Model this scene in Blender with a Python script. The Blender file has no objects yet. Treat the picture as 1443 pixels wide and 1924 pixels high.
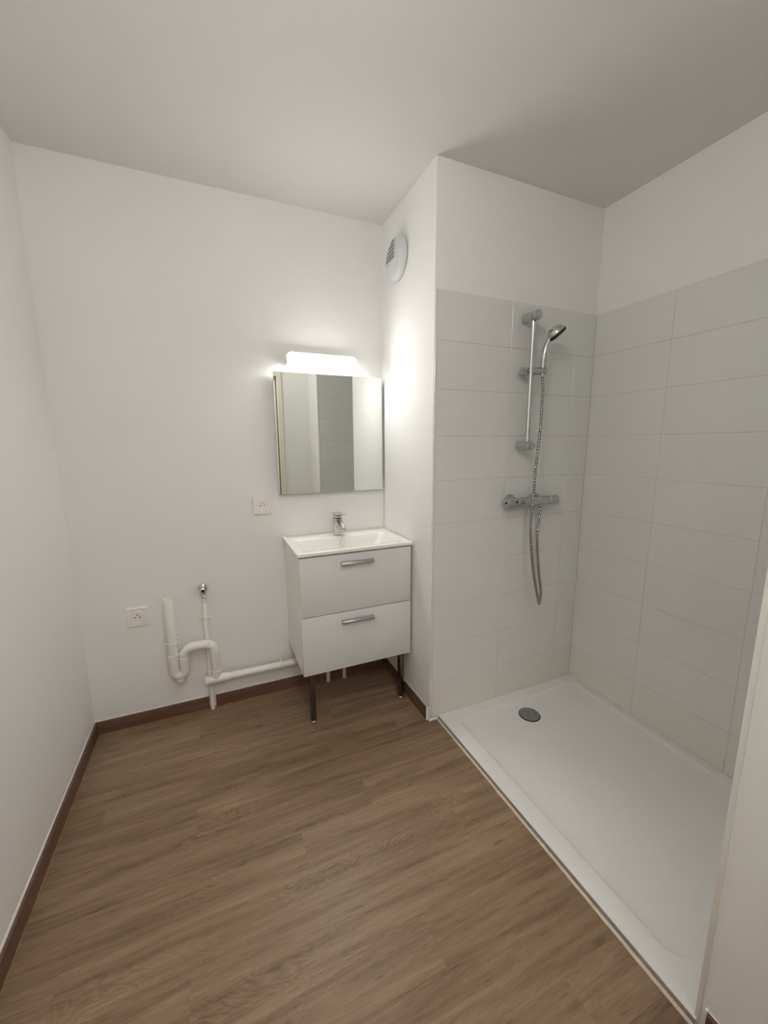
import bpy, bmesh, math, random
from mathutils import Vector, Matrix

random.seed(7)
scene = bpy.context.scene
C = scene.collection
PI = math.pi

# ------------------------------------------------------------------ camera
cam_d = bpy.data.cameras.new('camera')
cam_d.sensor_fit = 'HORIZONTAL'
cam_d.sensor_width = 36.0
cam_d.lens = 744.54 / 1443 * 36.0
cam_d.clip_start = 0.02
cam = bpy.data.objects.new('camera', cam_d)
C.objects.link(cam)
fw = Vector((0.39040431, 0.90493287, -0.16935459))
rt = Vector((0.91774477, -0.39711991, -0.00634964))
up = Vector((0.07300008, 0.15294536, 0.98553473))
M = Matrix((rt, up, -fw)).transposed().to_4x4()
M.translation = Vector((0.6075, -2.1277, 1.3799))
cam.matrix_world = M
scene.camera = cam

# ------------------------------------------------------------------ world, exposure
w = bpy.data.worlds.new('world')
scene.world = w
w.use_nodes = True
w.node_tree.nodes['Background'].inputs[0].default_value = (0.9, 0.9, 0.9, 1)
w.node_tree.nodes['Background'].inputs[1].default_value = 0.02
vs = scene.view_settings
scene.display_settings.display_device = 'sRGB'
vs.view_transform = 'Standard'
vs.look = 'None'
vs.gamma = 1.0
vs.use_curve_mapping = False
vs.exposure = 0.03
try:
    scene.cycles.use_denoising = True
    scene.cycles.max_bounces = 14
    scene.cycles.diffuse_bounces = 10
    scene.cycles.glossy_bounces = 8
    scene.cycles.caustics_reflective = False
    scene.cycles.caustics_refractive = False
except Exception:
    pass
MIRROR_LAMP = 49.0          # emission of the lamp over the mirror
CEILING_LAMP = 155.0         # emission of the ceiling bulb over the door
HALL_FILL = 34.0             # emission of the unseen hallway globe, added to lift the room light
LAMP_COL = (1.0, 0.985, 0.96, 1)
CEIL_COL = (1.0, 0.985, 0.965, 1)

# ------------------------------------------------------------------ room measures
W1, W2 = 1.521, 2.4775      # vanity side wall, shower right wall
D1, D2 = 0.566, 1.752       # shower front wall, partition
XP = 1.582                  # partition face
YF = -2.09                  # wall with the door
H = 2.515
ZT = 2.0198                 # tile top
TZ = 0.0174                 # tray lip height

# ------------------------------------------------------------------ materials
def mat(name, col, rough=0.5, metal=0.0, spec=0.5, emit=None, estr=0.0, coat=0.0):
    m = bpy.data.materials.new(name)
    m.use_nodes = True
    b = m.node_tree.nodes['Principled BSDF']
    b.inputs['Base Color'].default_value = (*col, 1)
    b.inputs['Roughness'].default_value = rough
    b.inputs['Metallic'].default_value = metal
    b.inputs['Specular IOR Level'].default_value = spec
    if coat:
        b.inputs['Coat Weight'].default_value = coat
        b.inputs['Coat Roughness'].default_value = 0.08
    if emit:
        b.inputs['Emission Color'].default_value = emit
        b.inputs['Emission Strength'].default_value = estr
    return m

def speckle(m, scale=40.0, amount=0.04, bump=0.0, bscale=400.0, stretch=(1, 1, 1)):
    """vary a plain material: faint mottling of the colour and fine relief"""
    nt = m.node_tree
    b = nt.nodes['Principled BSDF']
    col = tuple(b.inputs['Base Color'].default_value)
    geo = nt.nodes.new('ShaderNodeNewGeometry')
    mp = nt.nodes.new('ShaderNodeMapping')
    mp.inputs['Scale'].default_value = stretch
    nt.links.new(geo.outputs['Position'], mp.inputs['Vector'])
    n = nt.nodes.new('ShaderNodeTexNoise')
    n.inputs['Scale'].default_value = scale
    n.inputs['Detail'].default_value = 4
    nt.links.new(mp.outputs[0], n.inputs['Vector'])
    r = nt.nodes.new('ShaderNodeValToRGB')
    r.color_ramp.elements[0].position = 0.3
    r.color_ramp.elements[1].position = 0.7
    r.color_ramp.elements[0].color = (*[c * (1 - amount) for c in col[:3]], 1)
    r.color_ramp.elements[1].color = (*[min(1, c * (1 + amount)) for c in col[:3]], 1)
    nt.links.new(n.outputs['Fac'], r.inputs['Fac'])
    nt.links.new(r.outputs['Color'], b.inputs['Base Color'])
    if bump:
        n2 = nt.nodes.new('ShaderNodeTexNoise')
        n2.inputs['Scale'].default_value = bscale
        n2.inputs['Detail'].default_value = 2
        nt.links.new(mp.outputs[0], n2.inputs['Vector'])
        bp = nt.nodes.new('ShaderNodeBump')
        bp.inputs['Strength'].default_value = bump
        bp.inputs['Distance'].default_value = 0.002
        nt.links.new(n2.outputs['Fac'], bp.inputs['Height'])
        nt.links.new(bp.outputs['Normal'], b.inputs['Normal'])
    return m

def wood(name, dark, mid, light, rough, along, seed_object=True, grain=1.0):
    """long-grained wood; 'along' is the axis index the grain runs along"""
    m = bpy.data.materials.new(name)
    m.use_nodes = True
    nt = m.node_tree
    N, L = nt.nodes, nt.links
    b = N['Principled BSDF']
    b.inputs['Roughness'].default_value = rough
    b.inputs['Specular IOR Level'].default_value = 0.35
    geo = N.new('ShaderNodeNewGeometry')
    oi = N.new('ShaderNodeObjectInfo')
    mul = N.new('ShaderNodeMath'); mul.operation = 'MULTIPLY'; mul.inputs[1].default_value = 53.0
    L.new(oi.outputs['Random'], mul.inputs[0])
    cmb = N.new('ShaderNodeCombineXYZ')
    for i in range(3):
        L.new(mul.outputs[0], cmb.inputs[i])
    add = N.new('ShaderNodeVectorMath'); add.operation = 'ADD'
    L.new(geo.outputs['Position'], add.inputs[0])
    L.new(cmb.outputs[0], add.inputs[1])

    def mapped(a, c):
        mp = N.new('ShaderNodeMapping')
        s = [c, c, c]; s[along] = a
        mp.inputs['Scale'].default_value = s
        L.new(add.outputs[0], mp.inputs['Vector'])
        return mp.outputs[0]

    def noise(vec, detail=5, dist=0.0, rough=0.55):
        n = N.new('ShaderNodeTexNoise')
        n.inputs['Scale'].default_value = 1.0
        n.inputs['Detail'].default_value = detail
        n.inputs['Roughness'].default_value = rough
        n.inputs['Distortion'].default_value = dist
        L.new(vec, n.inputs['Vector'])
        return n.outputs['Fac']

    def math_(op, a, bb, clamp=False):
        n = N.new('ShaderNodeMath'); n.operation = op; n.use_clamp = clamp
        for i, v in enumerate((a, bb)):
            if isinstance(v, (int, float)):
                n.inputs[i].default_value = v
            else:
                L.new(v, n.inputs[i])
        return n.outputs[0]

    def rng(v, lo, hi, a=0.0, c=1.0):
        n = N.new('ShaderNodeMapRange')
        n.inputs['From Min'].default_value = lo; n.inputs['From Max'].default_value = hi
        n.inputs['To Min'].default_value = a; n.inputs['To Max'].default_value = c
        L.new(v, n.inputs['Value'])
        return n.outputs[0]

    broad = noise(mapped(1.6, 22.0), 6, 0.6)
    streak = noise(mapped(4.5, 75.0), 5, 0.3)
    fine = noise(mapped(22.0, 420.0), 4, 0.0, 0.7)
    # cathedral ripples: contour lines of a slow stretched noise
    hill = noise(mapped(3.2, 9.0), 3, 0.5)
    ring = math_('FRACT', math_('MULTIPLY', hill, 26.0), 0.0)
    ring = math_('ABSOLUTE', math_('SUBTRACT', ring, 0.5), 0.0)
    mask = rng(noise(mapped(2.2, 6.5), 2, 0.2), 0.53, 0.66)
    ring = math_('MULTIPLY', math_('SUBTRACT', ring, 0.25), mask)
    t = math_('ADD', math_('MULTIPLY', broad, 0.52), math_('MULTIPLY', streak, 0.32))
    t = math_('ADD', t, math_('MULTIPLY', fine, 0.34 * grain))
    t = math_('ADD', t, math_('MULTIPLY', ring, 0.24 * grain))
    pv = N.new('ShaderNodeMath'); pv.operation = 'MULTIPLY_ADD'
    L.new(oi.outputs['Random'], pv.inputs[0]); pv.inputs[1].default_value = 0.045; pv.inputs[2].default_value = -0.022
    t = math_('ADD', t, pv.outputs[0])
    cr = N.new('ShaderNodeValToRGB')
    e = cr.color_ramp.elements
    e[0].position = 0.40; e[0].color = (*dark, 1)
    e[1].position = 0.80; e[1].color = (*light, 1)
    k = e.new(0.59); k.color = (*mid, 1)
    L.new(t, cr.inputs['Fac'])
    # short dark checks and the odd knot
    check = rng(noise(mapped(9.0, 95.0), 2, 0.0), 0.665, 0.76)
    knot_v = N.new('ShaderNodeTexVoronoi')
    knot_v.inputs['Scale'].default_value = 1.0
    knot_v.inputs['Randomness'].default_value = 1.0
    L.new(mapped(2.6, 6.0), knot_v.inputs['Vector'])
    knot = rng(knot_v.outputs['Distance'], 0.02, 0.10, 1.0, 0.0)
    dk = math_('MAXIMUM', math_('MULTIPLY', check, 0.55), math_('MULTIPLY', knot, 0.7), True)
    mx = N.new('ShaderNodeMix'); mx.data_type = 'RGBA'
    L.new(dk, mx.inputs['Factor'])
    L.new(cr.outputs['Color'], mx.inputs['A'])
    mx.inputs['B'].default_value = (dark[0] * 0.5, dark[1] * 0.45, dark[2] * 0.42, 1)
    L.new(mx.outputs['Result'], b.inputs['Base Color'])
    bp = N.new('ShaderNodeBump')
    bp.inputs['Strength'].default_value = 0.18
    bp.inputs['Distance'].default_value = 0.001
    L.new(t, bp.inputs['Height'])
    L.new(bp.outputs['Normal'], b.inputs['Normal'])
    return m

WALL = speckle(mat('white_paint', (0.79, 0.785, 0.765), 0.75, spec=0.2), 1.6, 0.006, 0.03, 260)
CEIL = speckle(mat('ceiling_paint', (0.73, 0.723, 0.705), 0.8, spec=0.2), 2.0, 0.006, 0.03, 260)
HALL = mat('hall_paint', (0.75, 0.74, 0.72), 0.8, spec=0.2)
TILE = speckle(mat('pale_grey_tile', (0.685, 0.685, 0.67), 0.22, spec=0.4), 6.0, 0.008, 0.02, 30)
TILE_W = speckle(mat('cream_tile', (0.70, 0.67, 0.63), 0.25, spec=0.4), 6.0, 0.008, 0.02, 30)
GROUT = speckle(mat('grout', (0.60, 0.585, 0.55), 0.85, spec=0.2), 60, 0.05)
TRIMM = mat('white_trim', (0.78, 0.77, 0.74), 0.35)
TRIMG = mat('grey_trim', (0.66, 0.66, 0.65), 0.4)
JOINT = speckle(mat('grey_joint', (0.30, 0.265, 0.235), 0.7), 30, 0.15)
SLAB = mat('subfloor', (0.12, 0.08, 0.05), 0.9)
FLOORW = wood('vinyl_oak', (0.126, 0.075, 0.043), (0.232, 0.151, 0.091), (0.352, 0.250, 0.162), 0.42, 0)
BASEW_X = wood('brown_skirting_x', (0.112, 0.058, 0.040), (0.165, 0.088, 0.061), (0.222, 0.126, 0.088), 0.4, 0, grain=0.7)
BASEW_Y = wood('brown_skirting_y', (0.112, 0.058, 0.040), (0.165, 0.088, 0.061), (0.222, 0.126, 0.088), 0.4, 1, grain=0.7)
GLUE = speckle(mat('amber_glue', (0.36, 0.20, 0.06), 0.35), 30, 0.35)
CAULK = speckle(mat('white_caulk', (0.80, 0.78, 0.74), 0.5), 80, 0.06)
CAULK_B = speckle(mat('beige_caulk', (0.66, 0.57, 0.46), 0.6), 30, 0.12)
ACRYL = speckle(mat('white_acrylic', (0.74, 0.735, 0.71), 0.38, spec=0.5), 90, 0.012, 0.06, 700)
CERAM = mat('white_ceramic', (0.82, 0.80, 0.76), 0.12, spec=0.5, coat=0.4)
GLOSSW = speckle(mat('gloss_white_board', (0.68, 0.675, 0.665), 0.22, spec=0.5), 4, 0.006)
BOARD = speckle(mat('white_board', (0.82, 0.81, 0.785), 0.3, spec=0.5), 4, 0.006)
SILVER = mat('pale_metal', (0.80, 0.79, 0.76), 0.45, 0.6)
CHROME = speckle(mat('chrome', (0.66, 0.66, 0.655), 0.09, 1.0), 25, 0.03)
CHROME_S = speckle(mat('satin_chrome', (0.54, 0.545, 0.545), 0.27, 1.0), 25, 0.03)
ALU = speckle(mat('brushed_aluminium', (0.52, 0.55, 0.57), 0.32, 1.0), 60, 0.04, stretch=(0.05, 1, 1))
LEGM = mat('dark_polished_metal', (0.16, 0.145, 0.135), 0.16, 1.0)
PVC = speckle(mat('white_pvc', (0.76, 0.74, 0.70), 0.32), 12, 0.012)
PVC_Y = speckle(mat('yellowed_pvc', (0.70, 0.62, 0.50), 0.45), 40, 0.08)
PLAST = mat('white_plastic', (0.80, 0.775, 0.75), 0.3)
PLAST_C = mat('cool_white_plastic', (0.60, 0.625, 0.635), 0.55)
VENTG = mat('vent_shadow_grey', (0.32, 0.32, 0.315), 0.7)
BLACK = mat('black_rubber', (0.012, 0.012, 0.012), 0.45)
HOLE = mat('dark_hole', (0.01, 0.009, 0.008), 0.9)
FILM = speckle(mat('grey_film', (0.25, 0.255, 0.25), 0.32, 0.35), 160, 0.18, 0.35, 220)
MIRR = mat('mirror_silver', (0.88, 0.90, 0.87), 0.0, 1.0)
GLASSE = mat('glass_edge', (0.30, 0.33, 0.31), 0.2)
CREAM = mat('cream_gloss_paint', (0.76, 0.71, 0.60), 0.4)
DOORSEAL = mat('door_seal', (0.09, 0.085, 0.075), 0.6)
LAMPG = mat('lamp_diffuser', (0.9, 0.9, 0.9), 0.4, emit=LAMP_COL, estr=MIRROR_LAMP)
BULBG = mat('bulb_glow', (0.9, 0.9, 0.9), 0.4, emit=CEIL_COL, estr=CEILING_LAMP)
HALLG = mat('hall_fill_glow', (0.9, 0.9, 0.9), 0.4, emit=CEIL_COL, estr=HALL_FILL)
GROOVE = mat('dark_groove', (0.05, 0.045, 0.04), 0.4, 0.6)

# ------------------------------------------------------------------ object helpers
def world_loc(o):
    v = Vector((0, 0, 0))
    while o is not None:
        v = v + o.location
        o = o.parent
    return v

def link(name, me, parent=None, loc=None):
    o = bpy.data.objects.new(name, me)
    C.objects.link(o)
    if parent is not None:
        o.parent = parent
    if loc is not None:
        o.location = loc
    return o

def obj(name, bm, m, parent=None, smooth=35.0, origin=None):
    """link a bmesh (world coordinates) as one mesh object, under 'parent' when given"""
    off = world_loc(parent) if parent is not None else Vector((0, 0, 0))
    loc = None
    if origin is not None:
        loc = Vector(origin) - off
        off = Vector(origin)
    for v in bm.verts:
        v.co = v.co - off
    bmesh.ops.recalc_face_normals(bm, faces=bm.faces[:])
    me = bpy.data.meshes.new(name)
    bm.to_mesh(me)
    bm.free()
    for mm in (m if isinstance(m, (list, tuple)) else [m]):
        me.materials.append(mm)
    if smooth:
        for p in me.polygons:
            p.use_smooth = True
        me.set_sharp_from_angle(angle=math.radians(smooth))
    return link(name, me, parent, loc)

def tag(o, label, cat, group=None):
    o['label'] = label
    o['category'] = cat
    if group:
        o['group'] = group
    return o

def thing(name, label, cat, loc, group=None):
    o = bpy.data.objects.new(name, None)
    o.empty_display_size = 0.05
    C.objects.link(o)
    o.location = loc
    return tag(o, label, cat, group)

def struct(o, label=None):
    o['kind'] = 'structure'
    if label:
        o['label'] = label
    return o

# ------------------------------------------------------------------ shape helpers
def add_box(bm, lo, hi, bev=0.0, seg=1, mi=0):
    x0, x1 = sorted((lo[0], hi[0])); y0, y1 = sorted((lo[1], hi[1])); z0, z1 = sorted((lo[2], hi[2]))
    vs_ = [bm.verts.new(c) for c in ((x0, y0, z0), (x1, y0, z0), (x1, y1, z0), (x0, y1, z0),
                                     (x0, y0, z1), (x1, y0, z1), (x1, y1, z1), (x0, y1, z1))]
    fs = [bm.faces.new([vs_[i] for i in f]) for f in
          ((3, 2, 1, 0), (4, 5, 6, 7), (0, 1, 5, 4), (1, 2, 6, 5), (2, 3, 7, 6), (3, 0, 4, 7))]
    for f in fs:
        f.material_index = mi
    if bev > 0:
        es = list({e for f in fs for e in f.edges})
        bmesh.ops.bevel(bm, geom=es, offset=bev, segments=seg, affect='EDGES', profile=0.5)

def box(lo, hi, bev=0.0, seg=1):
    bm = bmesh.new()
    add_box(bm, lo, hi, bev, seg)
    return bm

def frame_of(axis):
    a = Vector(axis).normalized()
    ref = Vector((0, 0, 1)) if abs(a.z) < 0.9 else Vector((1, 0, 0))
    u = a.cross(ref).normalized()
    return a, u, a.cross(u).normalized()

def add_lathe(bm, base, axis, prof, n=24, caps=True, mod=None, mi=0):
    """revolve prof = [(radius, height)] about axis from base"""
    a, u, v = frame_of(axis)
    base = Vector(base)
    rings = []
    for r, h in prof:
        if r < 1e-6:
            rings.append([bm.verts.new(base + a * h)])
            continue
        ring = []
        for i in range(n):
            t = 2 * PI * i / n
            rr = r * (mod(t) if mod else 1.0)
            ring.append(bm.verts.new(base + a * h + u * rr * math.cos(t) + v * rr * math.sin(t)))
        rings.append(ring)
    for p, q in zip(rings, rings[1:]):
        if len(p) == 1 and len(q) == 1:
            continue
        for i in range(n):
            j = (i + 1) % n
            if len(p) == 1:
                f = bm.faces.new((p[0], q[i], q[j]))
            elif len(q) == 1:
                f = bm.faces.new((p[i], p[j], q[0]))
            else:
                f = bm.faces.new((p[i], p[j], q[j], q[i]))
            f.material_index = mi
    if caps:
        for ring, rev in ((rings[0], True), (rings[-1], False)):
            if len(ring) > 1:
                bm.faces.new(list(reversed(ring)) if rev else ring).material_index = mi

def lathe(base, axis, prof, n=24, caps=True, mod=None):
    bm = bmesh.new()
    add_lathe(bm, base, axis, prof, n, caps, mod)
    return bm

def cyl(p0, p1, r, n=24, ch=0.0):
    p0, p1 = Vector(p0), Vector(p1)
    L_ = (p1 - p0).length
    if ch:
        prof = [(r - ch, 0), (r, ch), (r, L_ - ch), (r - ch, L_)]
    else:
        prof = [(r, 0), (r, L_)]
    return lathe(p0, p1 - p0, prof, n)

def add_cyl(bm, p0, p1, r, n=24, ch=0.0, mi=0):
    p0, p1 = Vector(p0), Vector(p1)
    L_ = (p1 - p0).length
    prof = [(r - ch, 0), (r, ch), (r, L_ - ch), (r - ch, L_)] if ch else [(r, 0), (r, L_)]
    add_lathe(bm, p0, p1 - p0, prof, n, mi=mi)

def add_tube(bm, pts, rad, n=16, caps=True, squash=None):
    """sweep a circle along pts; rad is one radius or one per point"""
    pts = [Vector(p) for p in pts]
    rads = rad if isinstance(rad, (list, tuple)) else [rad] * len(pts)
    tang = []
    for i in range(len(pts)):
        t = pts[min(i + 1, len(pts) - 1)] - pts[max(i - 1, 0)]
        tang.append(t.normalized())
    _, u, _ = frame_of(tang[0])
    rings = []
    for p, t, r in zip(pts, tang, rads):
        u = (u - t * u.dot(t)).normalized()
        v = t.cross(u)
        rings.append([bm.verts.new(p + u * r * math.cos(2 * PI * i / n) + v * r * math.sin(2 * PI * i / n)) for i in range(n)])
    for p, q in zip(rings, rings[1:]):
        for i in range(n):
            j = (i + 1) % n
            bm.faces.new((p[i], p[j], q[j], q[i]))
    if caps:
        bm.faces.new(list(reversed(rings[0])))
        bm.faces.new(rings[-1])
    return rings

def tube(pts, rad, n=16, caps=True):
    bm = bmesh.new()
    add_tube(bm, pts, rad, n, caps)
    return bm

def spline(pts, step):
    """Catmull-Rom through pts, resampled at an even step"""
    pts = [Vector(p) for p in pts]
    P = [pts[0] * 2 - pts[1]] + pts + [pts[-1] * 2 - pts[-2]]
    dense = []
    for i in range(1, len(P) - 2):
        for k in range(24):
            t = k / 24
            a, b, c, d = P[i - 1], P[i], P[i + 1], P[i + 2]
            dense.append(0.5 * ((2 * b) + (c - a) * t + (2 * a - 5 * b + 4 * c - d) * t * t + (3 * b - a - 3 * c + d) * t ** 3))
    dense.append(pts[-1])
    out, acc = [dense[0]], 0.0
    for p, q in zip(dense, dense[1:]):
        seg = (q - p).length
        while acc + seg >= step:
            k = (step - acc) / seg
            p = p.lerp(q, k)
            out.append(p.copy())
            seg = (q - p).length
            acc = 0.0
        acc += seg
    return out

def rrect(x0, x1, y0, y1, r, k=8):
    """rounded rectangle, 4k points, counter-clockwise from the +x+y corner"""
    out = []
    for cx, cy, a0 in ((x1 - r, y1 - r, 0), (x0 + r, y1 - r, 90), (x0 + r, y0 + r, 180), (x1 - r, y0 + r, 270)):
        for i in range(k):
            a = math.radians(a0 + 90 * i / (k - 1))
            out.append((cx + r * math.cos(a), cy + r * math.sin(a)))
    return out

def add_loops(bm, loops, cap_first=True, cap_last=True):
    rings = [[bm.verts.new(p) for p in lp] for lp in loops]
    n = len(rings[0])
    for p, q in zip(rings, rings[1:]):
        for i in range(n):
            j = (i + 1) % n
            bm.faces.new((p[i], p[j], q[j], q[i]))
    if cap_first:
        bm.faces.new(list(reversed(rings[0])))
    if cap_last:
        bm.faces.new(rings[-1])

def lift(loop, z):
    return [(x, y, z) for x, y in loop]

def prism(poly, axis, a0, a1, bev=0.0, seg=2):
    """extrude a polygon given in the two other axes along 'axis' (0 x, 1 y, 2 z)"""
    bm = bmesh.new()
    def p3(p, a):
        l = list(p); l.insert(axis, a); return l
    A = [bm.verts.new(p3(p, a0)) for p in poly]
    B = [bm.verts.new(p3(p, a1)) for p in poly]
    n = len(poly)
    bm.faces.new(A); bm.faces.new(list(reversed(B)))
    for i in range(n):
        j = (i + 1) % n
        bm.faces.new((A[i], B[i], B[j], A[j]))
    if bev:
        bmesh.ops.bevel(bm, geom=bm.edges[:], offset=bev, segments=seg, affect='EDGES', profile=0.5)
    return bm

# ================================================================== STRUCTURE
T = 0.12
wall_back = struct(obj('wall_back', box((-T, 0, -0.05), (W1 + 0.02, T, H), 0), WALL, smooth=0))
wall_left = struct(obj('wall_left', box((-T, YF - 1.5, -0.05), (0, 0, H), 0), WALL, smooth=0))
wall_shaft = struct(obj('wall_shaft', box((W1, -D1, -0.05), (W2, T, H), 0.002), WALL, smooth=0), 'boxed-out white wall between vanity and shower')
wall_right = struct(obj('wall_right', box((W2, YF - 0.1, -0.05), (W2 + T, 0.0, H), 0), WALL, smooth=0))
wall_partition = struct(obj('wall_partition', box((XP, YF - 0.1, -0.05), (W2, -D2, H), 0.002), WALL, smooth=0), 'white wall closing the near end of the shower')
ceiling = struct(obj('ceiling', box((-T, YF - 1.5, H), (W2 + T, T, H + 0.1), 0), CEIL, smooth=0))
floor = struct(obj('floor', box((-T, YF - 1.5, -0.08), (W2 + T, T, -0.002), 0), SLAB, smooth=0), 'brown wood-look vinyl floor of long planks')

# wall with the door opening the photograph is taken from
DX0, DX1, DZ = 0.36, 1.27, 2.045
bm = bmesh.new()
add_box(bm, (0, YF - 0.075, 0), (DX0, YF, H))
add_box(bm, (DX1, YF - 0.075, 0), (XP, YF, H))
add_box(bm, (DX0, YF - 0.075, DZ), (DX1, YF, H))
wall_front = struct(obj('wall_front', bm, WALL, smooth=0))
# door frame with a rebate and a seal, seen in the mirror
bm = bmesh.new()
add_box(bm, (DX1 - 0.003, YF - 0.09, 0), (DX1 + 0.043, YF + 0.014, DZ + 0.045), 0.003)
add_box(bm, (DX0 - 0.043, YF - 0.09, 0), (DX0 + 0.003, YF + 0.014, DZ + 0.045), 0.003)
add_box(bm, (DX0 - 0.03, YF - 0.09, DZ - 0.003), (DX1 + 0.03, YF + 0.0135, DZ + 0.045), 0.003)
door_1 = struct(obj('door_1', bm, CREAM, smooth=0), 'cream painted door frame seen in the mirror')
bm = bmesh.new()
add_box(bm, (DX1 - 0.010, YF - 0.034, 0), (DX1 - 0.0025, YF - 0.020, DZ - 0.012))
add_box(bm, (DX0 + 0.0025, YF - 0.034, 0), (DX0 + 0.010, YF - 0.020, DZ - 0.012))
obj('door_seal', bm, DOORSEAL, door_1, smooth=0)
bm = bmesh.new()
add_box(bm, (DX1 - 0.022, YF - 0.09, 0), (DX1 - 0.0025, YF - 0.036, DZ - 0.018), 0.002)
add_box(bm, (DX0 + 0.0025, YF - 0.09, 0), (DX0 + 0.022, YF - 0.036, DZ - 0.018), 0.002)
add_box(bm, (DX0 + 0.0025, YF - 0.09, DZ - 0.022), (DX1 - 0.0025, YF - 0.036, DZ - 0.0025), 0.002)
obj('door_stop', bm, CREAM, door_1, smooth=0)
# plain hallway behind the doorway
bm = bmesh.new()
add_box(bm, (0, YF - 1.5, -0.05), (W2, YF - 1.4, H))
add_box(bm, (1.9, YF - 1.4, -0.05), (2.0, YF - 0.1, H))
struct(obj('wall_hall', bm, HALL, smooth=0))

# ---- floor planks: 1.22 x 0.1325 m, end joints step in a run of four rows
PW, PL = 0.1325, 1.22
joint = {0: 0.808, 1: 0.138, 2: 0.46, 3: 1.086}
XR = 1.5625
rows = range(-3, 14)
for r in rows:
    y1 = -0.362 - PW * r
    y0 = y1 - PW
    y1 = min(y1, 0.0)
    if y1 - y0 < 0.01:
        continue
    x = joint[r % 4] - PL * 2
    while x < XR:
        a, b = max(x, 0.0), min(x + PL, XR)
        if b - a > 0.02:
            g = 0.00012
            obj('plank', box((a + g, y0 + g, -0.002), (b - g, y1 - g, 0.0)), FLOORW, floor, smooth=0)
        x += PL

obj('plank', box((XR, YF - 0.11, -0.002), (XP - 0.0002, -D2 - 0.0125, 0.0)), FLOORW, floor, smooth=0)

# ---- skirting boards with an amber glue line at the floor and a caulk bead on top
BH, BT = 0.066, 0.012
def skirting(name, lo, hi, m, top=None, glue=None, label=None):
    o = struct(obj(name, box(lo, hi, 0.0012), m, smooth=0), label)
    if top:
        obj('caulk_bead', box(top[0], top[1], 0.0008), CAULK, o, smooth=0)
    if glue:
        obj('glue_line', box(glue[0], glue[1]), GLUE, o, smooth=0)
    return o
skirting('baseboard_back', (BT, -BT, 0), (0.505, 0, BH), BASEW_X, ((0.004, -0.004, BH), (0.505, 0, BH + 0.0022)),
         ((BT, -BT - 0.0016, 0), (0.505, -BT, 0.0012)), 'brown wooden skirting left of the supply pipe')
skirting('baseboard_back.001', (0.540, -BT, 0), (W1 - BT, 0, BH), BASEW_X, ((0.540, -0.004, BH), (W1, 0, BH + 0.0022)),
         ((0.537, -BT - 0.0016, 0), (W1 - BT, -BT, 0.0012)), 'brown wooden skirting behind the vanity legs')
obj('glue_blob', box((0.5375, -0.010, 0.0), (0.540, -0.003, BH - 0.004), 0.0006), GLUE, bpy.data.objects['baseboard_back.001'], smooth=0)
o = skirting('baseboard_left', (0, YF, 0), (BT, 0, BH), BASEW_Y, None, ((BT, YF, 0), (BT + 0.0018, -BT, 0.0012)), 'dark brown skirting along the left wall')
pts = []
n = 40
bm = bmesh.new()
prev = None
for i in range(n + 1):
    y = -0.002 + (YF + 0.004) * i / n
    wd = 0.0022 + 0.0032 * i / n + random.uniform(-0.0004, 0.0008)
    ring = [bm.verts.new((0.0, y, BH)), bm.verts.new((wd, y, BH)), bm.verts.new((wd * 0.35, y, BH + 0.0022 + wd)), bm.verts.new((0.0, y, BH + 0.003 + wd))]
    if prev:
        for k in range(4):
            bm.faces.new((prev[k], prev[(k + 1) % 4], ring[(k + 1) % 4], ring[k]))
    else:
        bm.faces.new(ring)
    prev = ring
bm.faces.new(list(reversed(prev)))
obj('caulk_bead', bm, CAULK, o)
skirting('baseboard_shaft', (W1 - BT, -0.555, 0), (W1, 0, BH), BASEW_Y, ((W1 - 0.004, -0.556, BH), (W1, 0, BH + 0.0022)),
         ((W1 - BT - 0.0014, -0.555, 0), (W1 - BT, -BT, 0.0012)), 'brown skirting beside the vanity ending at the shower')
obj('caulk_end', box((W1 - BT, -0.560, 0), (W1, -0.555, BH + 0.002), 0.001), CAULK, bpy.data.objects['baseboard_shaft'], smooth=0)
skirting('baseboard_partition', (XP - BT, YF, 0), (XP, -D2 - 0.018, BH), BASEW_Y, ((XP - 0.004, YF, BH), (XP, -D2 - 0.018, BH + 0.002)), None,
         'brown skirting at the near end of the shower')
obj('caulk_end', box((XP - 0.008, -D2 - 0.018, BH - 0.02), (XP, -D2 - 0.012, BH + 0.006), 0.001), CAULK, bpy.data.objects['baseboard_partition'], smooth=0)

# ---- wall tiles: 40 x 20 cm, straight joints, each tile a piece of its wall
TT, GAP = 0.006, 0.0012
zs = [TZ + 0.001] + [0.2018 + 0.202 * i for i in range(10)]
tile_cache = {}
def tile(parent, plane, c, a0, a1, z0, z1, sgn):
    """a tile on the plane x=c or y=c, facing sgn"""
    wd, ht = a1 - a0 - 2 * GAP, z1 - z0 - 2 * GAP
    m = TILE_W if z0 < 0.1 else TILE
    key = (plane, round(wd, 4), round(ht, 4), sgn, m.name)
    if key not in tile_cache:
        bm = bmesh.new()
        lo = [-wd / 2, 0, -ht / 2] if plane == 1 else [0, -wd / 2, -ht / 2]
        hi = [wd / 2, sgn * TT, ht / 2] if plane == 1 else [sgn * TT, wd / 2, ht / 2]
        add_box(bm, lo, hi, 0.0012)
        bmesh.ops.recalc_face_normals(bm, faces=bm.faces[:])
        me = bpy.data.meshes.new('tile')
        bm.to_mesh(me); bm.free()
        me.materials.append(m)
        tile_cache[key] = me
    mid = (a0 + a1) / 2
    jit = random.uniform(-0.0003, 0.0003)
    loc = (mid, c + jit, (z0 + z1) / 2) if plane == 1 else (c + jit, mid, (z0 + z1) / 2)
    return link('tile', tile_cache[key], parent, loc)

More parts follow.
